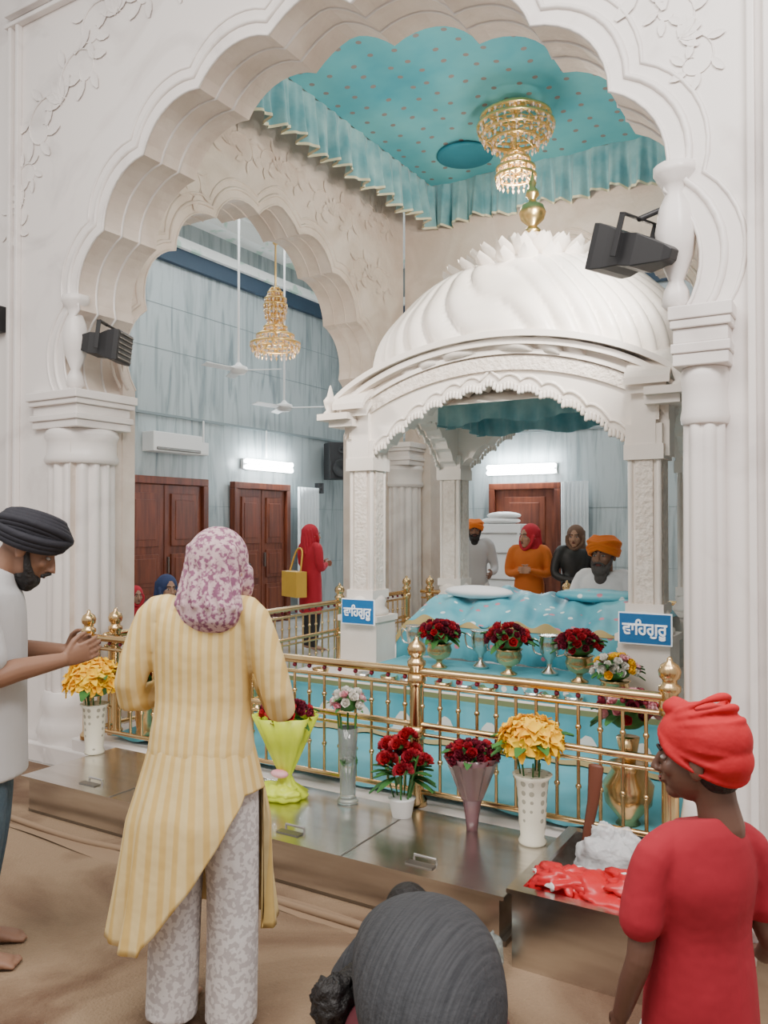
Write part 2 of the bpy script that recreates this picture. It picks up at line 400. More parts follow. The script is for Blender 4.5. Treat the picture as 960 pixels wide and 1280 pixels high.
def speaker(name,c,rz,s=1):
    b=B(Matrix.Translation(c)@Matrix.Rotation(rz,4,'Z')@Matrix.Scale(s,4))
    b.box((0,0,0),(.34,.28,.5),black); b.lathe([(.12,0),(.13,.02),(.10,.02),(.03,-.0)],(0,-.15,-.1),black,20,R=Matrix.Rotation(pi/2,3,'X'))
    b.lathe([(.05,0),(.055,.02),(.02,.0)],(0,-.15,.15),black,16,R=Matrix.Rotation(pi/2,3,'X')); b.box((0,.2,.0),(.06,.2,.06),steeld)
    b.obj(name,bevel=.02)
speaker('wall_speaker',(-7.85,11.55,2.62),.9,1.25)
speaker('wall_speaker',(-8.0,11.2,2.15),1.3,.35)
b=B(); b.tube([(-8.16,8.6,2.6),(-8.16,8.6,3.0)],.015,white); b.tube([(-8.16,10.0,2.6),(-8.16,10.0,3.0)],.015,white); b.obj('wall_conduit')
b=B(); b.bb(-5.35,-4.55,11.55,12.0,0,1.55,white)
for z in(.3,.7,1.1,1.4): b.bb(-5.3,-4.6,11.53,11.55,z,z+.02,steeld)
b.ell((-4.95,11.75,1.6),(.32,.2,.06),white); b.ell((-4.9,11.75,1.68),(.28,.18,.06),white); b.obj('storage_cabinet',bevel=.01)

def fan(name,x,y,z):
    b=B(); b.tube([(x,y,6),(x,y,z)],.015,white,8); b.lathe([(.02,.1),(.05,.06),(.11,.04),(.12,0),(.08,-.05),(.02,-.06)],(x,y,z),white,20)
    b.lathe([(.02,0),(.06,-.02),(.07,-.1),(.02,-.12)],(x,y,6),white,16)
    for k in range(3):
        a=.4+k*2*pi/3; R=Matrix.Rotation(a,3,'Z')@Matrix.Rotation(.2,3,'X'); b.box(V((x,y,z))+R@V((.33,0,0)),(.44,.12,.012),white,R=R)
    b.obj(name,bevel=.004)
fan('ceiling_fan',-6.9,7.9,3.5); fan('ceiling_fan',-6.95,8.9,3.15)
fan('ceiling_fan',-5.0,10.6,3.3)

def chandelier(name,x,y,z,zc,tiers,energy,lz,gs=1,topball=None):
    b=B(); b.tube([(x,y,zc),(x,y,z-.05)],.010,goldl,8)
    b.lathe([(.01,.02),(.08,0),(.10,-.03),(.02,-.05)],(x,y,zc),goldl,20)
    if topball: b.ell((x,y,topball),.055,goldl); b.ell((x,y,topball-.08),.03,goldl)
    for r,dz in tiers:
        b.tube([(x+r*math.cos(a*pi/12),y+r*math.sin(a*pi/12),z+dz) for a in range(24)],.012*gs,goldl,6,closed=True)
        n=int(12+r*55)
        for i in range(n):
            a=2*pi*i/n
            for k in range(2):
                rr=r*(1-.04*k); q=(x+rr*math.cos(a),y+rr*math.sin(a),z+dz-(.02+.04*k))
                b.lathe([(.001,.02),(.013,0),(.001,-.025)],q,crystal if (i+k)%3 else goldl,6,smooth=False)
        for i in range(6):
            a=i*pi/3; b.tube([(x,y,z+dz+.04),(x+r*.5*math.cos(a),y+r*.5*math.sin(a),z+dz+.05),(x+r*math.cos(a),y+r*math.sin(a),z+dz)],.008,goldl,6,sub=3)
    b.obj(name)
    l=bpy.data.lights.new(name+'_lamp','POINT'); l.energy=energy; l.color=(1,.88,.74); l.shadow_soft_size=.15
    o=bpy.data.objects.new(name+'_lamp',l); COL.objects.link(o); o.location=(x,y,lz)
chandelier('chandelier',-5.03,6.3,3.40,6,[(.07,.42),(.10,.36),(.11,.30),(.10,.24),(.08,.17),(.11,.08),(.18,.0),(.24,-.08),(.20,-.13)],14,3.0,topball=4.4)
chandelier('crystal_chandelier',-2.66,6.66,4.62,5.22,[(.22,.53),(.30,.48),(.33,.40),(.29,.33),(.20,.27),(.07,.16),(.12,.10),(.16,.03),(.17,-.04)],50,4.35,1.3)

cx0,cx1,cy0,cy1,cz=-4.08,-.9,4.15,7.78,5.2
b=B()
b.grid(lambda i,j:V((cx0+(cx1-cx0)*i,cy0+(cy1-cy0)*j,cz+.10*math.sin(pi*i)*math.sin(pi*j)-.02*math.sin(i*16)**2)),40,40,ceilcloth)
def val(p0,p1):
    p0=V(p0);p1=V(p1);d=(p1-p0);L=d.length;q=V((-d.y,d.x,0)).normalized()
    def f(i,j):
        s=i*L; w=math.sin(s*30+math.sin(s*4)*1.8)+.4*math.sin(s*67); am=.012+.06*(1-j)
        return p0+d*i+q*w*am+V((0,0,-.45*(1-j)-.025*math.sin(s*9)*(1-j)))
    b.grid(f,int(L*80),6,valm)
    b.grid(lambda i,j:f(i,-.0+j*.05)-q*.005,int(L*80),1,valt)
    b.grid(lambda i,j:f(i,.0+j*.05)+q*.005,int(L*80),1,valt)
val((cx0,cy0,cz),(cx0,cy1,cz));val((cx0,cy1,cz),(cx1,cy1,cz));val((cx1,cy1,cz),(cx1,cy0,cz));val((cx1,cy0,cz),(cx0,cy0,cz))
b.lathe([(.02,0),(.26,0),(.28,.01),(.28,.03),(.02,.04)],(-3.45,7.3,5.18),shade_disc,32)  # flat disc standing in for the chandelier crown's shadow on the cloth
for x,y in((cx0,cy0),(cx1,cy0),(cx0,cy1),(cx1,cy1)): b.tube([(x,y,cz),(x,y,6)],.012,gold,6)
b.obj('canopy_cloth')

# ---------------- sanctum base ----------------
b=B(); b.bb(-4.36,-.70,3.42,7.5,0,.2,marble); b.bb(-5.3,-.2,3.41,3.46,0,.12,marble); b.obj('sanctum_plinth',bevel=.01)
b=B()
def sh(i,j):
    x=-4.12+3.4*i; y=3.52+1.12*j
    return V((x,y,.235+.018*math.sin(x*7+y*3)*math.sin(y*5)+.007*math.sin(x*23+y*9)))
b.grid(sh,80,30,sheet)
b.grid(lambda i,j:V((-3.62+2.9*i,4.62-.03*j+.02*math.sin(i*60)*(1-j),.225+.285*j)),90,4,sheet)
b.grid(lambda i,j:sh(i,.72+j*.08)+V((0,0,.01)),80,2,goldtrim)
b.grid(lambda i,j:V((-3.62+2.9*i,4.56-.03*j,.46+.04*j)),60,1,goldtrim)
b.grid(lambda i,j:V((-4.12+.6*i,4.64+2.6*j,.235+.008*math.sin(i*9+j*20))),10,20,sheet)
b.obj('blue_floor_sheet')
b=B(); b.bb(-3.55,-.75,4.62,7.4,.2,.49,palki_w); b.bb(-3.6,-.75,4.58,7.4,.47,.5,palki_w); b.bb(-2.93,-1.37,4.68,5.15,.5,.6,sheet); b.obj('palki_platform',bevel=.01)

# ---------------- palki ----------------
b=B(); PX=-2.15; xl,xr,yf,yb=-3.14,-1.16,5.0,6.42
for x in(xl,xr):
    for y in(yf,yb):
        b.bb(x-.17,x+.17,y-.15,y+.15,.5,.56,palki_w); b.bb(x-.15,x+.15,y-.13,y+.13,.56,.86,palki_w); b.bb(x-.165,x+.165,y-.145,y+.145,.86,.9,palki_w)
        b.lathe([(.15,.9),(.15,.93),(.12,.96),(.135,1.0),(.11,1.04)],(x,y,0),palki_w,24)
        b.bb(x-.084,x+.084,y-.084,y+.084,1.0,2.0,palki_w)
        b.box((x,y-.092,1.52),(.10,.016,.9),palki_c); b.box((x+.092,y,1.52),(.016,.10,.9),palki_c); b.box((x-.092,y,1.52),(.016,.10,.9),palki_c)
        for s in(-1,1):
            for q in(-1,1): b.tube([(x+s*.082,y+q*.082,1.0),(x+s*.082,y+q*.082,1.95)],.017,palki_w,8)
        b.bb(x-.11,x+.11,y-.11,y+.11,1.02,1.08,palki_w); b.bb(x-.115,x+.115,y-.115,y+.115,1.93,2.02,palki_w); b.bb(x-.105,x+.105,y-.105,y+.105,2.02,2.14,palki_w)
        sx=-1 if x==xl else 1; sy=-1 if y==yf else 1
        b.box((x+sx*.16,y+sy*.12,2.315),(.26,.22,.045),palki_w); b.box((x+sx*.12,y+sy*.09,2.27),(.2,.18,.05),palki_w)
        b.lathe([(.035,2.33),(.05,2.35),(.03,2.37),(.045,2.41),(.05,2.44),(.025,2.47),(.015,2.51),(.004,2.55)],(x+sx*.22,y+sy*.16,0),palki_w,12)
def parch(P,half,topc,zt0,inner,apex,drop):
    top=lambda a:zt0+(topc-zt0)*(max(0,1-(min(abs(a),half)/half)**2))**.75
    lob=13; n=104
    xs=[-half,-inner-.001]+[-inner+2*inner*i/n for i in range(n+1)]+[inner+.001,half]
    def low(a):
        if abs(a)>inner: return 1.95
        z=apex-drop*(a/inner)**2
        s_=(a+inner)/(2*inner)*lob
        return z-.035*(1-abs(math.sin(pi*s_))**.7)+max(0,.04-abs(a))*.6
    m=len(xs)
    for t in(0,1):
        vs=[P(a,low(a),t) for a in xs]+[P(a,top(a),t) for a in xs]
        b.add(vs,[(i,i+1,m+i+1,m+i) for i in range(m-1)],palki_w,False)
    b.add([P(a,low(a),t) for t in(0,1) for a in xs],[(i,i+1,m+i+1,m+i) for i in range(m-1)],palki_w,False)
    b.add([P(a,z,t) for a in(-half,half) for z in(1.95,zt0) for t in(0,1)],[(0,1,3,2),(4,5,7,6)],palki_w,False)
    N=60
    for (o0,o1,th,dz,mt,ex) in((-.10,.16,.04,.03,palki_w,.10),(-.07,.16,.04,-.015,palki_w,.05),(-.035,.0,.03,-.07,palki_w,0),(-.02,.0,.09,-.17,palki_c,0)):
        ring=[]
        hw=half+ex
        for i in range(N+1):
            a=-hw+2*hw*i/N; z=top(a*half/hw)+dz
            ring.append([P(a,z,o0/.14),P(a,z+th,o0/.14),P(a,z+th,o1/.14),P(a,z,o1/.14)])
        b.rings(ring,mt,smooth=False)
    q=76
    for i in range(q):
        a=-inner*.98+2*inner*.98*i/(q-1); b.tube([P(a,low(a)-.0,-.15),P(a,low(a)-.03,-.15)],[.011,.014],palki_w,6)
    b.tube([P(a,low(a)+.06,-.02) for a in xs[2:-2]],.011,palki_w,6)
parch(lambda a,z,t:V((PX+a,yf-.07+.14*t,z)),1.13,2.72,2.33,.93,2.47,.45)
parch(lambda a,z,t:V((PX+a,yb+.07-.14*t,z)),1.13,2.72,2.33,.93,2.47,.45)
yc=(yf+yb)/2
parch(lambda a,z,t:V((xl-.07+.14*t,yc+a,z)),.82,2.64,2.33,.64,2.42,.42)
parch(lambda a,z,t:V((xr+.07-.14*t,yc+a,z)),.82,2.64,2.33,.64,2.42,.42)
def dome():
    rs=[];seg=640;H=36
    for i in range(H+1):
        t=i/H
        zz=2.40+1.06*math.sin(t*pi/2)
        k=(max(0,math.cos(t*pi/2)))**.76
        k=k*(1.0+.05*math.sin(min(1,t*2.2)*pi))
        ring=[]
        for j in range(seg):
            a=2*pi*j/seg; e=2/3.2
            c,s_=math.cos(a),math.sin(a)
            x=abs(c)**e*(1 if c>0 else -1)*1.12; y=abs(s_)**e*(1 if s_>0 else -1)*.84
            sw=a+t*.55
            w_=abs(math.sin(sw*20)); fl=1+.05*(w_**.4-1)*1.7*min(1,k*2)
            lift=.30*(1-t)**1.5*((1-min(1,abs(x)/1.12)**2)*(abs(y)/.84)**4*.9+(1-min(1,abs(y)/.84)**2)*(abs(x)/1.12)**4*.7)
            kk=max(k,.05)
            ring.append(V((PX+x*kk*fl,yc+y*kk*fl,zz+lift)))
        rs.append(ring)
    b.rings(rs,palki_w)
dome()
for lay,(n,r,z,L,an) in enumerate(((24,.62,3.29,.20,1.42),(20,.42,3.40,.19,1.30),(14,.22,3.47,.16,1.1))):
    for i in range(n):
        a=2*pi*(i+.5*lay)/n; rd=V((math.cos(a),math.sin(a)*.85,0)); d=(rd*math.sin(an)+Z*math.cos(an)).normalized(); up=(Z*math.sin(an)-rd*math.cos(an)).normalized()
        petal(b,V((PX,yc,z))+rd*r*.8,d,up,L,.075,.35,palki_w,.5)
b.lathe([(.50,3.29),(.44,3.39),(.28,3.48),(.20,3.54),(.15,3.57),(.12,3.62),(.07,3.66),(.06,3.70)],(PX,yc,0),palki_w,32,sy=.85)
b.lathe([(.03,3.68),(.075,3.70),(.05,3.73),(.03,3.75),(.085,3.80),(.10,3.85),(.08,3.90),(.03,3.93),(.025,3.95),(.05,3.98),(.045,4.01),(.02,4.04),(.03,4.07),(.015,4.10),(.004,4.16)],(PX,yc,0),goldl,24)
def frill(p0,p1):
    p0=V(p0);p1=V(p1);d=p1-p0;L=d.length;q=V((-d.y,d.x,0)).normalized()
    b.grid(lambda i,j:p0+d*i+q*.025*math.sin(i*L*45)*(1-j)+V((0,0,-.22*(1-j)-.02*math.sin(i*L*11))),int(L*70),4,valm)
fx0,fx1,fy0,fy1=-2.75,-1.50,5.35,6.15
frill((fx0,fy0,2.50),(fx1,fy0,2.50));frill((fx0,fy1,2.50),(fx1,fy1,2.50));frill((fx0,fy0,2.5),(fx0,fy1,2.5));frill((fx1,fy1,2.5),(fx1,fy0,2.5))
b.grid(lambda i,j:V((fx0+(fx1-fx0)*i,fy0+(fy1-fy0)*j,2.5)),4,4,ceilcloth)
b.grid(lambda i,j:V((xl+(xr-xl)*i,yf+(yb-yf)*j,2.36+.2*math.sin(pi*i)*math.sin(pi*j)**.5)),16,12,palki_w)
b.obj('palki_sahib_canopy')

b=B()
def mj(i,j):
    x=-3.02+1.78*i
    if j<.35: y=5.2+.03*math.sin(i*50)*(1-j/.35); z=.6+(.26)*(j/.35)
    else:
        t=(j-.35)/.65; y=5.2+1.1*t; z=.86+.17*math.sin(t*pi*.75)+.02*math.sin(i*14+t*5)+.015*math.sin(i*37+2)+.012*math.sin(i*61+t*11)
    e=min(i,1-i)*2
    z-=max(0,.12-e)*1.2
    return V((x,y,z))
b.grid(mj,110,40,silk)
for s in(0,1): b.grid(lambda i,j:V((-3.02+1.78*s+.015*math.sin(i*30),5.2+1.1*i,.55+.2*j)),20,2,silk)
b.grid(lambda i,j:mj(i,.30+j*.05)+V((0,-.006,.0)),90,1,goldtrim)
b.ell((-2.55,5.62,1.04),(.28,.13,.05),whitesh); b.ell((-1.7,5.75,1.04),(.3,.16,.05),silk)
b.obj('manji_sahib_cloth')

def sign(name,x,y,z,w,h):
    e=empty(name,(x,y,z))
    q=B(); q.box((0,0,0),(w,.012,h),bluesign); q.box((0,.004,0),(w+.014,.01,h+.014),lettering); q.obj('board',e)
    c=bpy.data.curves.new('lettering','FONT'); c.body='\u0a35\u0a3e\u0a3f\u0a39\u0a17\u0a41\u0a30\u0a42'; c.align_x='CENTER'; c.align_y='CENTER'; c.size=h*.95; c.extrude=.002
    c.materials.append(lettering); c.offset=.004
    o=bpy.data.objects.new('lettering',c); COL.objects.link(o); o.parent=e; o.location=(0,-.010,-.005); o.rotation_euler=(pi/2,0,0)
    bpy.context.view_layer.update()
    if o.dimensions.x>0: k=w*.88/o.dimensions.x; o.scale=(k,k*1.15,k)
sign('waheguru_sign',-3.11,4.82,.935,.26,.165); sign('waheguru_sign',-1.14,4.82,.945,.29,.17)

def vase(b,x,y,z,prof,mat,seg=24): b.lathe(prof,(x,y,z),mat,seg)
bowl=[(.05,0),(.055,.01),(.02,.03),(.02,.05),(.07,.08),(.085,.12),(.075,.15),(.09,.165),(.07,.165)]
for nm,x,y,mm,R in(('rose_arrangement',-2.47,4.82,[dredf,redf],.125),('rose_arrangement',-1.98,4.82,[dredf,redf],.135),('rose_arrangement',-1.52,4.80,[dredf,redf],.125),('mixed_flower_arrangement',-1.27,4.66,[pinkf,whitef,whitef,yelf],.12)):
    b=B(); z=.60 if 'rose' in nm else .5
    vase(b,x,y,z,bowl,gold); bunch(b,(x,y,z+.22),R,38,mm,.036,leaves=12,flat=.7); b.obj(nm)
troph=[(.05,0),(.055,.02),(.015,.05),(.02,.09),(.055,.13),(.065,.2),(.06,.24),(.075,.25),(.05,.25)]
for x in(-2.72,-2.23,-1.76):
    b=B(); y=4.95; vase(b,x,y,.6,troph,silver)
    for s in(-1,1): b.tube([(x+s*.06,y,.80),(x+s*.11,y,.82),(x+s*.10,y,.74),(x+s*.05,y,.72)],.007,silver,6,sub=4)
    b.obj('silver_urn')
for i,x in enumerate((-3.3,-2.95,-2.75,-2.6,-2.35,-2.2,-2.05,-1.75,-1.65,-1.5,-1.0)):
    b=B(); vase(b,x,4.64,.502,[(.03,0),(.05,.01),(.06,.05),(.055,.05),(.03,.015)],silver if i%2 else gold,18); b.obj('offering_bowl')
b=B(); vase(b,-3.75,4.5,.24,bowl,gold); vase(b,-3.75,4.5,.4,[(.03,0),(.05,.1),(.06,.2)],gold); bunch(b,(-3.75,4.5,.72),.13,30,[redf,yelf,pinkf],.035); b.obj('mixed_flower_arrangement')

# ---------------- railings ----------------
def railing(name,p0,p1,posts,z0=.2):
    b=B(); p0=V(p0);p1=V(p1);d=p1-p0;L=d.length
    for t in posts:
        q=p0+d*t
        b.lathe([(.05,z0),(.05,z0+.03),(.034,z0+.05),(.034,.86),(.045,.87),(.045,.89),(.03,.90),(.03,.915),(.042,.925),(.046,.95),(.036,.975),(.012,.99),(.012,1.0),(.004,1.01)],(q.x,q.y,0),gold,20)
        for z in(.55,.8): b.lathe([(.042,z-.03),(.046,z),(.042,z+.03)],(q.x,q.y,0),gold,20)
    for z,r in((.84,.022),(.775,.011),(.585,.016),(.54,.009),(.27,.013)): b.tube([p0+V((0,0,z)),p1+V((0,0,z))],r,gold,10)
    n=int(L/.095)
    for i in range(1,n):
        q=p0+d*i/n
        b.tube([q+V((0,0,.27)),q+V((0,0,.775))],.0085,gold,6)
        b.ell(q+V((0,0,.675)),.014,gold,8); b.ell(q+V((0,0,.42)),.014,gold,8)
        b.ell(q+V((0,0,.81)),.012,dredf,8)
    b.obj(name)
railing('brass_railing',(-4.25,3.46,0),(-.72,3.46,0),(0,.333,.667,1))
railing('brass_railing',(-4.20,3.55,0),(-4.20,7.45,0),(.02,.35,.68,1))
railing('brass_railing',(-4.1,7.6,0),(-.95,7.6,0),(0.03,.5,1),z0=0)

# ---------------- steel donation boxes ----------------
b=B()
b.bb(-3.91,-1.19,2.80,3.40,0.02,.185,steel); b.bb(-3.94,-1.16,2.77,3.41,.185,.2,steel)
for x in(-3.25,-2.56,-1.87): b.bb(x-.004,x+.004,2.775,3.40,.2,.202,steeld)
for x in(-3.5,-2.9,-2.2,-1.55):
    b.bb(x-.06,x+.06,2.84,2.88,.2,.205,steeld); b.tube([(x-.05,2.9,.2),(x-.05,2.9,.218),(x+.05,2.9,.218),(x+.05,2.9,.2)],.006,steel,6)
b.bb(-3.93,-1.17,2.81,3.39,0,.02,steeld)
b.obj('steel_donation_box',bevel=.006)
b=B()
x0,x1,y0,y1,h=-1.10,-.28,2.70,3.36,.26
b.bb(x0,x1,y0,y0+.02,0,h,steel);b.bb(x0,x1,y1-.02,y1,0,h,steel);b.bb(x0,x0+.02,y0+.02,y1-.02,0,h,steel);b.bb(x1-.02,x1,y0+.02,y1-.02,0,h,steel);b.bb(x0+.02,x1-.02,y0+.02,y1-.02,0.01,.03,steeld)
for a in((x0-.015,x1+.015,y0-.015,y0+.03),(x0-.015,x1+.015,y1-.03,y1+.01),(x0-.015,x0+.03,y0+.03,y1-.03),(x1-.03,x1+.015,y0+.03,y1-.03)): b.bb(*a,h,h+.015,steel)
b.bb(x0+.02,x1-.02,2.98,2.99,.03,.25,steel)
b.obj('open_steel_box')
def crump(b,c,r,mat,sc_=3,am=.35,seg=40):
    def fn(p,a,bb):
        n=noise.noise(p*sc_/max(r)*1.0+V(c)); n2=noise.noise(p*sc_*3/max(r)+V(c)); return p*(1+am*n+am*.4*n2)
    b.ell(c,r,mat,seg,fn=fn)
b=B(); crump(b,(-.88,3.17,.24),(.15,.10,.12),polyw,2,.35,56); crump(b,(-.90,3.16,.345),(.05,.03,.05),polyw); crump(b,(-.80,3.16,.32),(.05,.03,.05),polyw); b.obj('plastic_bag')
b=B(); crump(b,(-.80,2.84,.26),(.24,.11,.06),redbag,3,.5,70); crump(b,(-.95,2.83,.285),(.11,.09,.04),redbag,4,.5); crump(b,(-.70,2.85,.31),(.12,.08,.04),redbag,4,.5); b.obj('folded_red_cloth')
b=B(); b.tube([(-1.03,3.28,.18),(-.99,3.30,.42),(-.98,3.31,.56)],[(.014,.01),(.024,.01),(.032,.012)],woodl,8,side=(1,0,0)); b.obj('wooden_stick')
b=B(); crump(b,(-1.145,2.60,.07),(.04,.05,.07),glass,4); b.lathe([(.03,0),(.045,.05),(.04,.12),(.03,.13)],(-1.14,2.61,0),glass,16); b.obj('plastic_cup')
b=B(); b.tube([(-4.2,2.70,.012),(-3.4,2.66,.012),(-2.8,2.71,.012),(-2.1,2.65,.012),(-1.3,2.66,.012)],.016,rope,8,sub=8); b.grid(lambda i,j:V((-4.4+3.1*i,2.69+.02*math.sin(i*11)-.1*j,.004+.006*math.sin(i*17+j*3))),40,2,rope); b.obj('carpet_edge')

# ---------------- flowers on ledge ----------------
def stems(b,c,z0,z1,r,n=6):
    for i in range(n):
        a=random.random()*6.28; b.tube([(c[0]+.3*r*math.cos(a),c[1]+.3*r*math.sin(a),z0),(c[0]+r*math.cos(a),c[1]+r*math.sin(a),z1)],.004,leaf,5)
cv=[(.055,0),(.06,.01),(.05,.03),(.058,.1),(.062,.2),(.07,.27),(.085,.29),(.075,.29)]
b=B(); p=(-3.95,3.26); vase(b,*p,.202,cv,lattice,28); bunch(b,(*p,.62),.16,44,[yelf],.065,'lily'); stems(b,p,.3,.55,.06); b.obj('yellow_flower_vase')
b=B(); p=(-1.25,3.30); vase(b,*p,.202,cv,lattice,28); bunch(b,(*p,.63),.13,44,[yelf],.055,'lily'); stems(b,p,.3,.55,.06); b.obj('yellow_flower_vase')
b=B(); p=(-2.2,3.32); vase(b,*p,.202,[(.05,0),(.052,.01),(.038,.03),(.04,.2),(.05,.36),(.046,.36),(.036,.2),(.03,.04)],glass,24); stems(b,p,.25,.62,.05,9); bunch(b,(*p,.68),.075,16,[pinkf,whitef],.034,leaves=8); bunch(b,(*p,.40),.03,4,[leaf],.03); b.obj('glass_flower_vase')
b=B(); p=(-1.88,3.29); vase(b,*p,.202,[(.045,0),(.06,.08),(.065,.085),(.05,.085)],white,20); stems(b,p,.26,.5,.1,12)
for i in range(12):
    a=i*2.4; r=.03+.10*(i/11); q=(p[0]+r*math.cos(a),p[1]+r*.7*math.sin(a),.56-.013*i+random.uniform(-.03,.03)); bunch(b,q,.030,5,[redf],.036,leaves=1)
for i in range(26):
    a=random.random()*6.28; d=V((math.cos(a),math.sin(a)*.7,random.uniform(-.3,.6))).normalized(); petal(b,V((*p,.38))+d*.04,d,Z,.12,.02,-.3,leaf)
b.obj('potted_red_carnations')
b=B(); p=(-1.53,3.30); b.lathe([(.025,0),(.03,.05),(.04,.12),(.09,.26),(.13,.33),(.125,.33),(.05,.14)],(*p,.202),wrapc,28,flute=(14,.12)); bunch(b,(*p,.53),.11,30,[dredf,dredf,redf],.034,flat=.45); b.obj('wrapped_rose_bouquet')
b=B(); p=(-2.50,3.22); b.lathe([(.10,0),(.12,.02),(.05,.07),(.03,.11),(.05,.15),(.11,.28),(.17,.41),(.165,.41),(.04,.16)],(*p,.202),lime,42,flute=(9,.18)); bunch(b,(*p,.62),.12,26,[redf,dredf],.035,flat=.4); crump(b,(p[0]-.02,p[1]-.03,.24),(.12,.08,.03),lime,3,.4); b.ell((p[0],p[1]-.05,.33),(.05,.03,.02),pinkf); b.obj('lime_wrapped_bouquet')
b=B(); p=(-3.92,3.62); vase(b,*p,.235,cv,gold,20); bunch(b,(*p,.60),.11,22,[whitef,redf,dredf],.036); b.obj('mixed_flower_arrangement')
b=B(); p=(-3.4,3.72); vase(b,*p,.235,cv,gold,20); bunch(b,(*p,.60),.12,22,[redf,whitef],.038); b.obj('mixed_flower_arrangement')
b=B(); p=(-4.0,3.82); vase(b,*p,.235,cv,gold,20); vase(b,*p,.5,[(.03,0),(.04,.25)],gold,20); bunch(b,(*p,.86),.12,26,[pinkf],.045); b.obj('pink_flower_vase')
b=B(); p=(-.93,3.62); vase(b,*p,.235,[(.06,0),(.04,.03),(.10,.1),(.11,.18),(.07,.24),(.085,.27),(.05,.27)],gold,24); vase(b,*p,.5,[(.03,0),(.05,.12)],gold); bunch(b,(*p,.72),.12,26,[dredf,redf,pinkf],.036); b.obj('rose_arrangement')

# ---------------- black horn speakers ----------------
def flood(name,c,rz,tilt,s,anchor,sy=1):
    e=empty(name)
    T=Matrix.Translation(c)@Matrix.Rotation(rz,4,'Z')@Matrix.Rotation(tilt,4,'Y')@Matrix.Scale(s,4)
    b=B(T); R=Matrix.Rotation(pi/2,3,'Y')
    b.lathe([(.035,-.20),(.06,-.17),(.10,-.08),(.115,-.05),(.115,.02),(.15,.08),(.165,.13),(.165,.16),(.15,.165)],(0,0,0),black,4,R=R,smooth=False,ph=pi/4,sx=.85)
    for k in range(6): b.box((.168,0,-.08+k*.032),(.012,.20,.010),steeld)
    for sg in(-1,1): b.box((.02,sg*.115,.05),(.03,.008,.18),black)
    b.box((.02,0,.14),(.03,.24,.01),black)
    b.obj('speaker_cabinet',e,bevel=.006)
    q=B(); q.tube([T@V((.02,0,.14)),V(anchor)],.012,black,8); q.obj('bracket',e)
flood('pillar_speaker',(-4.34,3.62,2.72),.45,.12,1.0,(-4.46,3.7,2.92))
flood('pillar_speaker',(-.86,3.50,2.70),2.75,-.30,.98,(-.69,3.6,2.92))
b=B(); b.bb(-.14,.02,3.28,3.395,2.95,3.15,black); b.bb(-.1,-.06,3.385,3.395,3.0,3.1,black); b.obj('wall_speaker',bevel=.01)
b=B(); b.bb(-5.3,-5.16,3.42,3.5,2.88,3.06,black); b.obj('wall_speaker',bevel=.01)

# ---------------- people ----------------
def hand(b,w,d,n,mat,side,s=1,curl=.35):
    w=V(w);d=V(d).normalized();n=V(n); n=(n-d*n.dot(d)).normalized(); t=d.cross(n)*side
    b.tube([w-d*.02*s,w+d*.04*s,w+d*.085*s],[(.024*s,.017*s),(.038*s,.014*s),(.040*s,.012*s)],mat,12,side=t)
    for k,(o,L) in enumerate(((.031,.068),(.011,.078),(-.010,.072),(-.030,.055))):
        p=w+d*.085*s+t*o*s; pts=[p-d*.02*s]; a=.1+curl*.3; q=p
        pts.append(q)
        for f in(.45,.3,.25):
            dd=(d*math.cos(a)+n*math.sin(a)+t*o*1.5).normalized(); q=q+dd*L*f*s; pts.append(q); a+=curl
        b.tube(pts,[.0095*s,.0095*s,.0088*s,.008*s,.0065*s],mat,8)
    p=w+d*.02*s+t*.025*s
    dd=(d*.75+t*.65+n*.2).normalized(); p1=p+dd*.045*s; p2=p1+(d*.9+t*.3+n*.25).normalized()*.03*s; p3=p2+(d+n*.3).normalized()*.022*s
    b.tube([p-dd*.01,p1,p2,p3],[.013*s,.0115*s,.010*s,.008*s],mat,8)
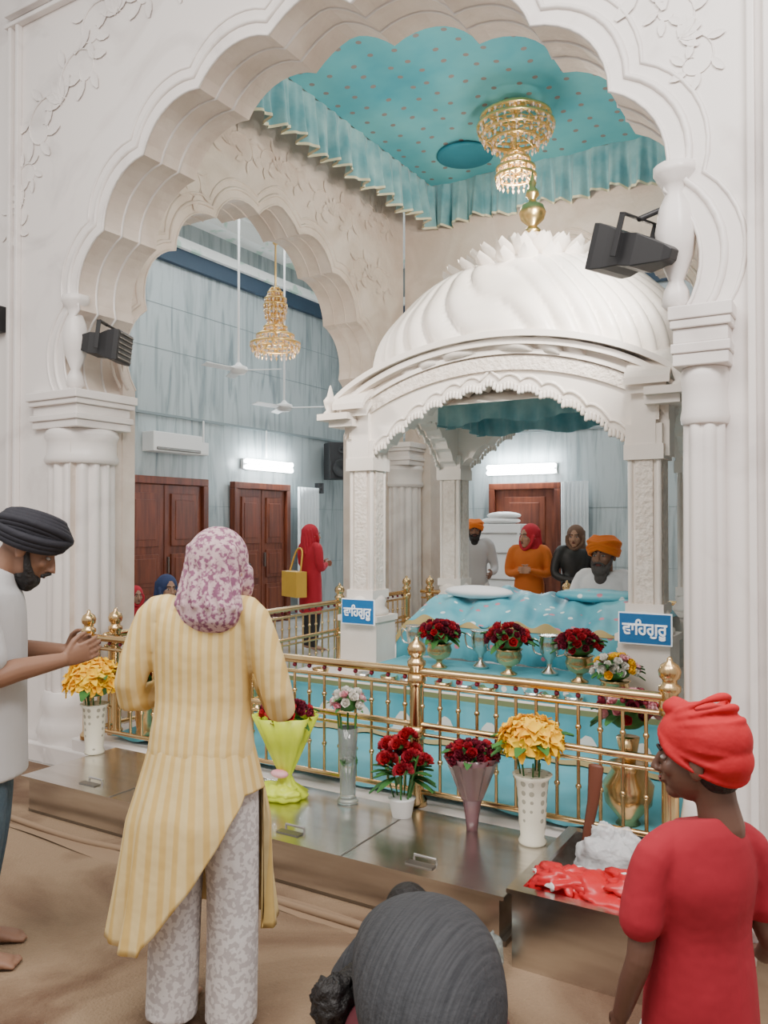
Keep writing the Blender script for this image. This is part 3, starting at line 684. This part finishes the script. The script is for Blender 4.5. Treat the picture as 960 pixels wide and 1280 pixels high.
def head(e,T,skin,s=1,vox=.005,beard=None,hair=None,wear=None,wmat=None,neck=True,scarflen=1,bs=1):
    T=T@Matrix.Scale(s,4)
    b=B(T)
    b.ell((0,-.012,.03),(.073,.092,.082),skin,24); b.ell((0,.018,-.03),(.060,.070,.082),skin,24); b.ell((0,.058,-.088),(.028,.026,.022),skin,14)
    b.tube([(0,.084,.012),(0,.099,-.014),(0,.110,-.034),(0,.090,-.040)],[.008,.010,.014,.010],skin,8)
    b.ell((0,.078,.022),(.045,.012,.010),skin,12)
    for sx in(-1,1):
        b.ell((sx*.075,-.012,-.012),(.010,.020,.031),skin,12); b.ell((sx*.036,.062,-.025),(.022,.018,.022),skin,12); b.ell((sx*.010,.100,-.038),(.010,.009,.008),skin,8)
    b.ell((0,.083,-.062),(.024,.012,.012),skin,10)
    if neck: b.tube([(0,-.03,-.04),(0,-.04,-.11),(0,-.05,-.17)],[.052,.05,.055],skin,16)
    b.obj('head',e,remesh=vox*s,smooth=2)
    b=B(T)
    for sx in(-1,1):
        b.ell((sx*.030,.076,.0),(.013,.009,.006),eyew,10); b.ell((sx*.030,.081,0),(.006,.005,.006),black,8)
        b.tube([(sx*.012,.091,.022),(sx*.03,.090,.028),(sx*.05,.078,.022)],.004,hairb,6,sub=3)
    b.ell((0,.094,-.058),(.020,.006,.004),lip,10); b.ell((0,.093,-.066),(.018,.006,.005),lip,10)
    b.obj('face_features',e)
    if beard:
        b=B(T)
        if bs==1: b.ell((0,.045,-.10),(.062,.06,.05),beard,16); b.ell((0,.05,-.15),(.045,.035,.05),beard,14)
        else: b.ell((0,.042,-.092),(.052,.052,.036),beard,16); b.ell((0,.055,-.11),(.035,.030,.030),beard,14)
        for sx in(-1,1): b.tube([(sx*.068,.0,.0),(sx*.062,.03,-.05),(sx*.04,.06,-.09)],[.010,.014,.022],beard,8,sub=2)
        b.tube([(-.04,.088,-.062),(-.015,.104,-.048),(.015,.104,-.048),(.04,.088,-.062)],.008,beard,8,sub=2)
        b.obj('beard',e,remesh=.006*s,smooth=1)
    if hair:
        b=B(T); b.ell((0,-.025,.035),(.080,.092,.085),hair,20); b.ell((0,-.05,-.02),(.075,.06,.07),hair,16); b.obj('hair',e,remesh=.006*s,smooth=1)
    if wear=='turban':
        b=B(T); b.ell((0,-.015,.075),(.100,.120,.052),wmat,24)
        for i in range(6):
            for sg in(-1,1):
                z=.032+.015*i; rr=(1.0+.05*min(i,2) if i<3 else 1.1-.13*(i-2))
                R=Matrix.Rotation(sg*(.30-.02*i),3,'Y')@Matrix.Rotation(.16,3,'X')
                pts=[V((0,-.015,z))+R@V((.094*rr*math.cos(a*pi/16),.114*rr*math.sin(a*pi/16),0)) for a in range(32)]
                b.tube(pts,.0155,wmat,8,closed=True)
        b.obj('turban',e)
    if wear=='patka':
        b=B(T)
        b.ell((0,-.02,.05),(.089,.114,.090),wmat,48)
        b.ell((0,-.06,.0),(.080,.074,.065),wmat,32)
        for i in range(7):
            R=Matrix.Rotation(-.40+.13*i,3,'Y')@Matrix.Rotation(.50-.16*i,3,'X'); z=.010+.019*i; rr=1-.010*i*i
            pts=[V((0,-.02,z))+R@V((.085*rr*math.cos(a*pi/16),.109*rr*math.sin(a*pi/16),0)) for a in range(32)]
            b.tube(pts,[.009+.003*math.sin(a*.7+i) for a in range(32)],wmat,8,closed=True)
        b.ell((0,.045,.122),(.036,.036,.024),wmat,16); b.tube([(-.03,.03,.11),(0,.05,.14),(.03,.03,.12)],.012,wmat,8,sub=3)
        b.obj('turban',e,remesh=.004,smooth=3)
    if wear=='scarf':
        b=B(T); L=scarflen
        b.ell((0,-.028,.028),(.094,.105,.105),wmat,24); b.ell((0,-.035,-.05),(.092,.092,.09),wmat,24)
        b.tube([(0,-.045,-.04),(0,-.050,-.04-.09*L),(0,-.05,-.04-.15*L)],[(.09,.085),(.096,.085),(.115,.08)],wmat,20,side=(1,0,0))
        for i in range(7):
            a=-1.2+i*.4; b.tube([(.09*math.sin(a),-.03-.09*math.cos(a),.06),(.1*math.sin(a+.3),-.04-.085*math.cos(a+.3),-.06),(.115*math.sin(a+.5),-.05-.08*math.cos(a+.5),-.04-.13*L)],.011,wmat,8,sub=4)
        b.tube([(-.085,.02,.0),(-.075,.04,-.07),(0,.06,-.13),(.075,.04,-.07),(.085,.02,.0)],.018,wmat,8,sub=4)
        b.obj('headscarf',e,remesh=.006*s,smooth=2)
def person(name,loc,psi,H,skin,top,bot,el,wr,hpos=(0,.02,1.55),hpsi=0,htilt=0,hs=1,wear=None,wmat=None,beard=None,hair=None,sleeve='long',hem=.80,drop=0,legs=None,vox=.010,w=1,torso=None,handdir=None,palm=None,seated=False,legr=(.095,.075,.055),scarflen=1.3,bs=1,cuff=True):
    e=empty(name); s=H/1.7
    T=Matrix.Translation(loc)@Matrix.Rotation(psi,4,'Z')@Matrix.Scale(s,4)
    U=T@Matrix.Translation((0,0,-drop))
    b=B(U)
    ts=torso or [((0,0,hem),(.175*w,.13)),((0,0,.95),(.165*w,.125)),((0,0,1.10),(.150*w,.11)),((0,0,1.28),(.172*w,.12)),((0,-.01,1.38),(.165*w,.10)),((0,-.015,1.43),(.09,.07))]
    b.tube([t[0] for t in ts],[t[1] for t in ts],top,28,side=(1,0,0),sub=3,round_=False)
    for i,sx in enumerate((-1,1)):
        sh_=V((sx*.175*w,-.01,1.375)); E=V(el[i]); W=V(wr[i])
        if sleeve=='short':
            m=sh_.lerp(E,.80); b.tube([(sx*.08*w,-.01,1.40),sh_,m],[.05,.062,.066],top,14,sub=3)
        else: b.tube([(sx*.08*w,-.01,1.40),sh_,E,W],[.05,.062,.050,.038],top,14,sub=4)
    b.obj('top_garment',e,remesh=vox,smooth=3)
    b=B(U)
    for i,sx in enumerate((-1,1)):
        sh_=V((sx*.175*w,-.01,1.375)); E=V(el[i]); W=V(wr[i]); d=(W-E).normalized()
        if sleeve=='short': b.tube([sh_,sh_.lerp(E,.6),E,E.lerp(W,.35),W],[.045,.045,.042,.042,.028],skin,14,sub=3)
        else: b.tube([E.lerp(W,.7),W],[.03,.024],skin,12)
        hdv=V(handdir[i]) if handdir else d
        hn=V(palm[i]) if palm else V((-sx,0,0)) 
        hand(b,W+d*.01,hdv,hn,skin,(1 if (hdv.cross(hn)).z>0 else -1),1.0)
    b.obj('arms_and_hands',e,remesh=min(vox,.005),smooth=1)
    b=B(T); lg=legs or [[(sx*.085,0,.88),(sx*.095,.02,.48),(sx*.10,-.01,.09)] for sx in(-1,1)]
    for L in lg: b.tube(L,list(legr),bot,16,sub=4,round_=cuff)
    b.tube([lg[0][0],lg[1][0]],.10,bot,16)
    b.obj('trousers',e,remesh=vox,smooth=2)
    b=B(T)
    for k,L in enumerate(lg):
        a=V(L[-1])
        if seated: b.ell(a,(.05,.09,.04),skin,12); continue
        a.z=.09
        b.tube([a+V((0,0,.03)),a+V((0,-.01,-.035)),a+V((0,.06,-.05)),a+V((0,.13,-.065)),a+V((0,.16,-.07))],[(.035,.035),(.036,.036),(.034,.03),(.044,.024),(.042,.016)],skin,12,side=(1,0,0),sub=2)
        for q in range(5): b.tube([a+V((-.034+.017*q,.15,-.072)),a+V((-.036+.018*q,.195-abs(q-(1 if k else 3))*.007,-.078))],[.011,.009],skin,8)
    b.obj('feet',e,remesh=.006,smooth=1)
    HT=U@Matrix.Translation(hpos)@Matrix.Rotation(hpsi,4,'Z')@Matrix.Rotation(-htilt,4,'X')
    head(e,HT,skin,hs,wear=wear,wmat=wmat,beard=beard,hair=hair,vox=min(vox,.006),scarflen=scarflen,bs=bs)
    return e,T,U
D=math.radians
person('man_in_black_turban',(-2.745,1.785,0),D(-41),1.64,skin1,greysh,denim,[(-.24,.05,1.10),(.24,.05,1.08)],[(-.07,.27,1.11),(.10,.27,1.10)],
  hpos=(0,.145,1.515),htilt=.50,hs=1.08,wear='turban',wmat=blk,beard=hairb,bs=.8,sleeve='short',hem=.70,vox=.008,w=1.05,
  handdir=[(.45,.7,.25),(-.25,.8,.25)],palm=[(1,-.3,0),(-1,-.3,.1)],
  legs=[[(-.085,0,.84),(-.095,.0,.48),(-.10,-.06,.07)],[(.085,0,.84),(.095,.0,.48),(.10,-.06,.07)]],legr=(.095,.08,.065),
  torso=[((0,0,.68),(.195,.15)),((0,0,.95),(.185,.145)),((0,0.01,1.12),(.170,.135)),((0,.01,1.28),(.18,.13)),((0,.01,1.38),(.172,.11)),((0,.04,1.45),(.085,.075))])
wl=(-1.80,1.90,0)
e,T,U=person('woman_in_yellow_kameez',wl,D(24),1.55,skin3,kam,pants,[(-.25,-.02,1.10),(.27,.01,1.07)],[(-.10,.22,1.16),(.14,.22,1.14)],
  hpos=(.06,.02,1.545),hpsi=-.35,htilt=.15,hs=1.08,wear='scarf',wmat=scarfp,hem=.86,vox=.008,w=1.0,handdir=[(.3,.5,.8),(-.3,.5,.8)],palm=[(1,0,0),(-1,0,0)],scarflen=.65,cuff=False,
  legs=[[(-.085,0,.88),(-.10,.02,.48),(-.105,-.01,.03)],[(.085,0,.88),(.10,.02,.48),(.105,-.01,.03)]],legr=(.11,.090,.088),
  torso=[((0,-.01,.84),(.185,.15)),((0,-.015,.95),(.182,.145)),((0,0,1.10),(.165,.125)),((0,0,1.28),(.178,.125)),((0,-.01,1.38),(.170,.10)),((0,-.015,1.44),(.08,.07))])
def skirt(e,T):
    b=B(T); n=220; rows=32; rs=[]
    def hem(th):
        x,y=math.cos(th),math.sin(th)
        if y<.15:
            if x>-.35: 
                k=min(1,(x+.35)/1.2); return .35+.46*k**1.1
            return .31+.03*max(0,x+1)
        return .32
    for r in range(rows+1):
        t=r/rows; ring=[]
        for j in range(n):
            th=2*pi*j/n; z=1.02+(hem(th)-1.02)*t; q=max(0,(1.02-z)/.7)
            rx=.155+.060*min(1,q*2.2)+.045*q; ry=.125+.05*min(1,q*2.5)+.05*q
            f=1+(.055*math.sin(th*9+1+q)+.03*math.sin(th*17+2*q)+.025*math.sin(th*5+q*4))*q
            sx=-.04*q*q if math.sin(th)<.2 else 0
            ring.append(V((rx*f*math.cos(th)+sx,ry*f*math.sin(th)-.01,z)))
        rs.append(ring)
    b.rings(rs,kam,cap=False)
    Ti=T.inverted()
    def st(v):
        p=Ti@v; return math.atan2(p.y,p.x)*28
    b.obj('kameez_skirt',e,solid=.006,stripe=st)
skirt(e,T)
for o in e.children:
    if o.name.startswith('top_garment'):
        m2=kam.copy(); m2.name='kameez_yellow_top'
        nt=m2.node_tree
        mul=[n for n in nt.nodes if n.type=='MATH' and n.operation=='MULTIPLY'][0]
        tc=nt.nodes.new('ShaderNodeTexCoord'); dp=nt.nodes.new('ShaderNodeVectorMath'); dp.operation='DOT_PRODUCT'
        dp.inputs[1].default_value=(math.cos(D(24)),math.sin(D(24)),0)
        nt.links.new(tc.outputs['Object'],dp.inputs[0]); nt.links.new(dp.outputs['Value'],mul.inputs[0]); mul.inputs[1].default_value=210
        o.data.materials[0]=m2
def boy():
    e=empty('boy_in_red_turban'); T=Matrix.Translation((-.355,2.02,0))@Matrix.Rotation(D(46),4,'Z')
    b=B(T); b.tube([(0,0,.375),(0,0,.50),(0,.0,.62),(0,-.005,.74),(0,-.01,.82),(0,0,.865)],[(.140,.112),(.132,.104),(.122,.092),(.135,.095),(.115,.075),(.06,.055)],redsh,28,side=(1,0,0),sub=4,round_=False)
    for sx in(-1,1): b.tube([(sx*.07,-.005,.825),(sx*.125,-.01,.79),(sx*.150,-.01,.72),(sx*.162,-.01,.655)],[.04,.046,.048,.050],redsh,16,sub=3)
    b.obj('tshirt',e,remesh=.006,smooth=2)
    b=B(T)
    b.tube([(-.125,-.01,.78),(-.155,-.01,.64),(-.170,-.015,.57),(-.177,.01,.50),(-.177,.05,.41)],[.034,.032,.029,.027,.020],skin2,14,sub=3)
    hand(b,(-.177,.055,.405),(0,.25,-1),(1,0,0),skin2,(1 if V((0,.25,-1)).cross(V((1,0,0))).y>0 else -1),.72,.4)
    b.tube([(.125,-.01,.78),(.155,-.01,.64),(.180,-.02,.565),(.21,.03,.51),(.24,.085,.475)],[.034,.032,.029,.026,.019],skin2,14,sub=3)
    hand(b,(.242,.088,.473),(.15,1,-.1),(0,0,1),skin2,1,.72,.75)
    b.obj('arms_and_hands',e,remesh=.004,smooth=1)
    b=B(T)
    for sx in(-1,1): b.tube([(sx*.06,0,.42),(sx*.07,.01,.25),(sx*.075,0,.07)],[.075,.062,.05],denim,16,sub=3)
    b.tube([(-.05,0,.38),(.05,0,.38)],.083,denim,16); b.obj('jeans',e,remesh=.007,smooth=1)
    b=B(T); b.tube([(.130*math.cos(a*pi/12),.102*math.sin(a*pi/12),.368) for a in range(24)],[(.010,.016)]*24,whitesh,8,closed=True); b.obj('undershirt_hem',e)
    b=B(T)
    for sx in(-1,1):
        b.tube([(sx*.075,-.02,.06),(sx*.075,.0,.03),(sx*.08,.09,.02),(sx*.08,.12,.015)],[.03,.03,.03,.015],skin2,12,sub=2)
        for q in range(5): b.tube([(sx*.08-.024+.012*q,.11,.012),(sx*.08-.025+.0125*q,.145,.010)],.008,skin2,6)
    b.obj('feet',e,remesh=.005,smooth=1)
    b=B(T); b.lathe([(.012,-.09),(.016,-.05),(.03,0),(.045,.03),(.042,.03),(.01,-.02)],(.262,.15,.50),wrapw,20,flute=(9,.15)); bunch(b,(.262,.15,.54),.035,12,[yelf,yelf,whitef],.02,'lily',leaves=5); b.obj('held_posy',e)
    head(e,T@Matrix.Translation((0.01,.02,1.0))@Matrix.Rotation(D(42),4,'Z')@Matrix.Rotation(-.05,4,'X'),skin2,.93,wear='patka',wmat=redt,hair=hairb)
boy()
mtr=M('maroon_trousers',(.12,.02,.03),.8)
def bower():
    e=empty('bowing_person'); T=Matrix.Translation((-1.095,2.04,0))@Matrix.Rotation(D(35),4,'Z')
    b=B(T); b.tube([(0,-.30,.20),(0,-.22,.28),(0,-.08,.34),(0,.08,.33),(0,.20,.27),(0,.28,.22)],[(.13,.14),(.19,.17),(.205,.155),(.19,.14),(.15,.11),(.07,.07)],char,28,side=(1,0,0),sub=4)
    for sx in(-1,1): b.tube([(sx*.12,.20,.26),(sx*.21,.20,.17),(sx*.20,.30,.06)],[.07,.055,.05],char,14,sub=3)
    b.obj('sweater',e,remesh=.008,smooth=4)
    b=B(T)
    for sx in(-1,1): b.tube([(sx*.20,.28,.055),(sx*.16,.45,.045)],[.035,.026],skin1,12); hand(b,(sx*.16,.45,.035),(-sx*.2,1,-.03),(0,0,-1),skin1,-sx,.95,.1)
    b.obj('arms_and_hands',e,remesh=.005,smooth=1)
    b=B(T)
    for sx in(-1,1): b.tube([(sx*.1,-.28,.2),(sx*.15,.05,.12),(sx*.15,.08,.07),(sx*.12,-.35,.06)],[.12,.09,.07,.05],mtr,14,sub=3)
    b.obj('trousers',e,remesh=.01,smooth=2)
    b=B(T)
    for sx in(-1,1): b.tube([(sx*.12,-.36,.05),(sx*.11,-.46,.03),(sx*.11,-.54,.02)],[.035,.035,.02],skin1,12)
    b.obj('feet',e,remesh=.007,smooth=1)
    head(e,T@Matrix.Translation((0,.42,.22))@Matrix.Rotation(-1.25,4,'X'),skin1,1,hair=hairb)
    b=B(T)
    def fn(p,a,bb): return p*(1+.22*noise.noise(p*45)+.1*noise.noise(p*110))
    b.ell((-.255,.0,.21),(.06,.065,.08),hairb,48,fn=fn); b.tube([(-.17,.08,.24),(-.24,.03,.2),(-.23,.10,.04)],[.05,.05,.045],hairb,14,sub=3)
    b.obj('black_shawl_end',e)
bower()
cross=lambda z:[[(-.09,0,z+.10),(-.30,.18,z+.09),(.05,.28,z+.06)],[(.09,0,z+.10),(.30,.18,z+.09),(-.05,.28,z+.06)]]
person('granthi_in_orange_turban',(-1.93,6.78,.5),D(175),1.7,skin1,whitesh,whitesh,[(-.28,.06,1.10),(.28,.06,1.10)],[(-.14,.25,1.02),(.14,.25,1.02)],wear='turban',wmat=orat,beard=beardg,drop=.78,legs=cross(0.02),seated=True,hem=.82,hs=1.22,hpos=(0,.03,1.57),w=1.15,vox=.012)
person('man_in_orange_turban',(-3.96,8.62,0),D(205),1.62,skin1,greysh,whitesh,[(-.24,.0,1.10),(.24,.0,1.10)],[(-.2,.2,1.05),(.2,.2,1.05)],wear='turban',wmat=orat,beard=hairb,vox=.014)
person('woman_in_red_scarf',(-3.22,8.42,0),D(190),1.55,skin3,orangek,whitesh,[(-.24,.02,1.12),(.24,.02,1.12)],[(-.06,.2,1.15),(.06,.2,1.15)],wear='scarf',wmat=redscarf,hem=.5,vox=.014,hpsi=-.6,hs=1.2,w=1.1)
person('woman_in_brown_scarf',(-2.72,8.45,0),D(215),1.55,skin3,black,black,[(-.24,.02,1.12),(.24,.02,1.12)],[(-.06,.2,1.05),(.06,.2,1.05)],wear='scarf',wmat=brownsc,hem=.5,vox=.014,hpsi=-.5,hs=1.1)
e,_,U=person('woman_with_yellow_bag',(-5.95,8.15,0),D(-25),1.55,skin3,redscarf,black,[(-.24,.02,1.12),(.24,.02,1.12)],[(-.06,.2,1.15),(.06,.2,1.15)],wear='scarf',wmat=redscarf,hem=.5,vox=.014,hs=1.15,w=1.25)
b=B(U); b.box((-.02,-.24,.90),(.42,.16,.34),tanbag); b.tube([(-.18,-.22,1.06),(-.12,-.15,1.34),(.04,-.15,1.34),(.12,-.22,1.06)],.014,tanbag,6,sub=4); b.obj('shoulder_bag',e,bevel=.02)
person('seated_woman_in_navy_scarf',(-6.62,6.42,0),D(250),1.65,skin3,navysc,navysc,[(-.26,.04,1.10),(.26,.04,1.10)],[(-.12,.25,1.0),(.12,.25,1.0)],wear='scarf',wmat=navysc,drop=.68,legs=cross(0.02),seated=True,vox=.014,w=1.2,hs=1.25)
person('seated_woman_in_red_scarf',(-7.25,6.55,0),D(250),1.5,skin3,redscarf,redscarf,[(-.26,.04,1.10),(.26,.04,1.10)],[(-.12,.25,1.0),(.12,.25,1.0)],wear='scarf',wmat=redscarf,drop=.72,legs=cross(0.02),seated=True,vox=.014)

# ---------------- lights ----------------
def area(name,loc,size,energy,color=(1,1,1),rot=(0,0,0)):
    l=bpy.data.lights.new(name,'AREA'); l.shape='RECTANGLE'; l.size=size[0]; l.size_y=size[1]; l.energy=energy; l.color=color
    o=bpy.data.objects.new(name,l); COL.objects.link(o); o.location=loc; o.rotation_euler=rot; return o
def spot(name,loc,tgt,energy,size,color):
    s=bpy.data.lights.new(name,'SPOT'); s.energy=energy; s.color=color; s.spot_size=D(size); s.spot_blend=.7; s.shadow_soft_size=.12
    o=bpy.data.objects.new(name,s); COL.objects.link(o); o.location=loc; o.rotation_euler=(V(tgt)-V(loc)).to_track_quat('-Z','Y').to_euler()
area('hall_fill_light_1',(-6.6,8,5.6),(1.5,5),105,(.95,.98,1))  # added area light for the left aisle, no fixture
area('hall_fill_light_2',(-2,10.3,5.6),(5,1.5),110,(.95,.98,1))  # added area light for the back aisle, no fixture
area('front_fill_light',(-2.2,-.2,5.4),(4,2.5),290,(1,.945,.88),(D(20),0,0))  # added fill above the camera side
area('front_fill_light_2',(.8,1.2,4.8),(1.2,1.2),170,(1,.95,.92),(D(25),D(10),0))  # second added fill, brightens the right wall
spot('palki_spot',(-1.05,4.1,3.4),(-2.2,5.4,2.6),300,75,(1,.95,.87))
spot('sanctum_fill_spot',(-1.2,4.6,3.9),(-4.4,6.2,4.1),190,95,(1,.88,.75))  # added spot to brighten the left sanctum wall
spot('canopy_fill_spot',(-1.1,4.3,3.3),(-2.4,6.2,5.2),105,100,(.98,1,1))  # added spot to brighten the canopy cloth, no fixture
spot('palki_left_fill',(-4.1,4.1,2.9),(-2.6,5.6,2.0),100,90,(1,.91,.80))  # added fill towards the palki from the left, no lamp modelled there
w=bpy.data.worlds.new('world'); sc.world=w; w.use_nodes=True; w.node_tree.nodes['Background'].inputs[0].default_value=(1,.97,.94,1); w.node_tree.nodes['Background'].inputs[1].default_value=.65

c=bpy.data.cameras.new('camera'); co=bpy.data.objects.new('camera',c); COL.objects.link(co)
co.location=(0,0,1.55); co.rotation_euler=(D(90.84),0,D(31)); c.sensor_fit='VERTICAL'; c.sensor_height=36; c.lens=28.69; c.clip_start=.05
sc.camera=co
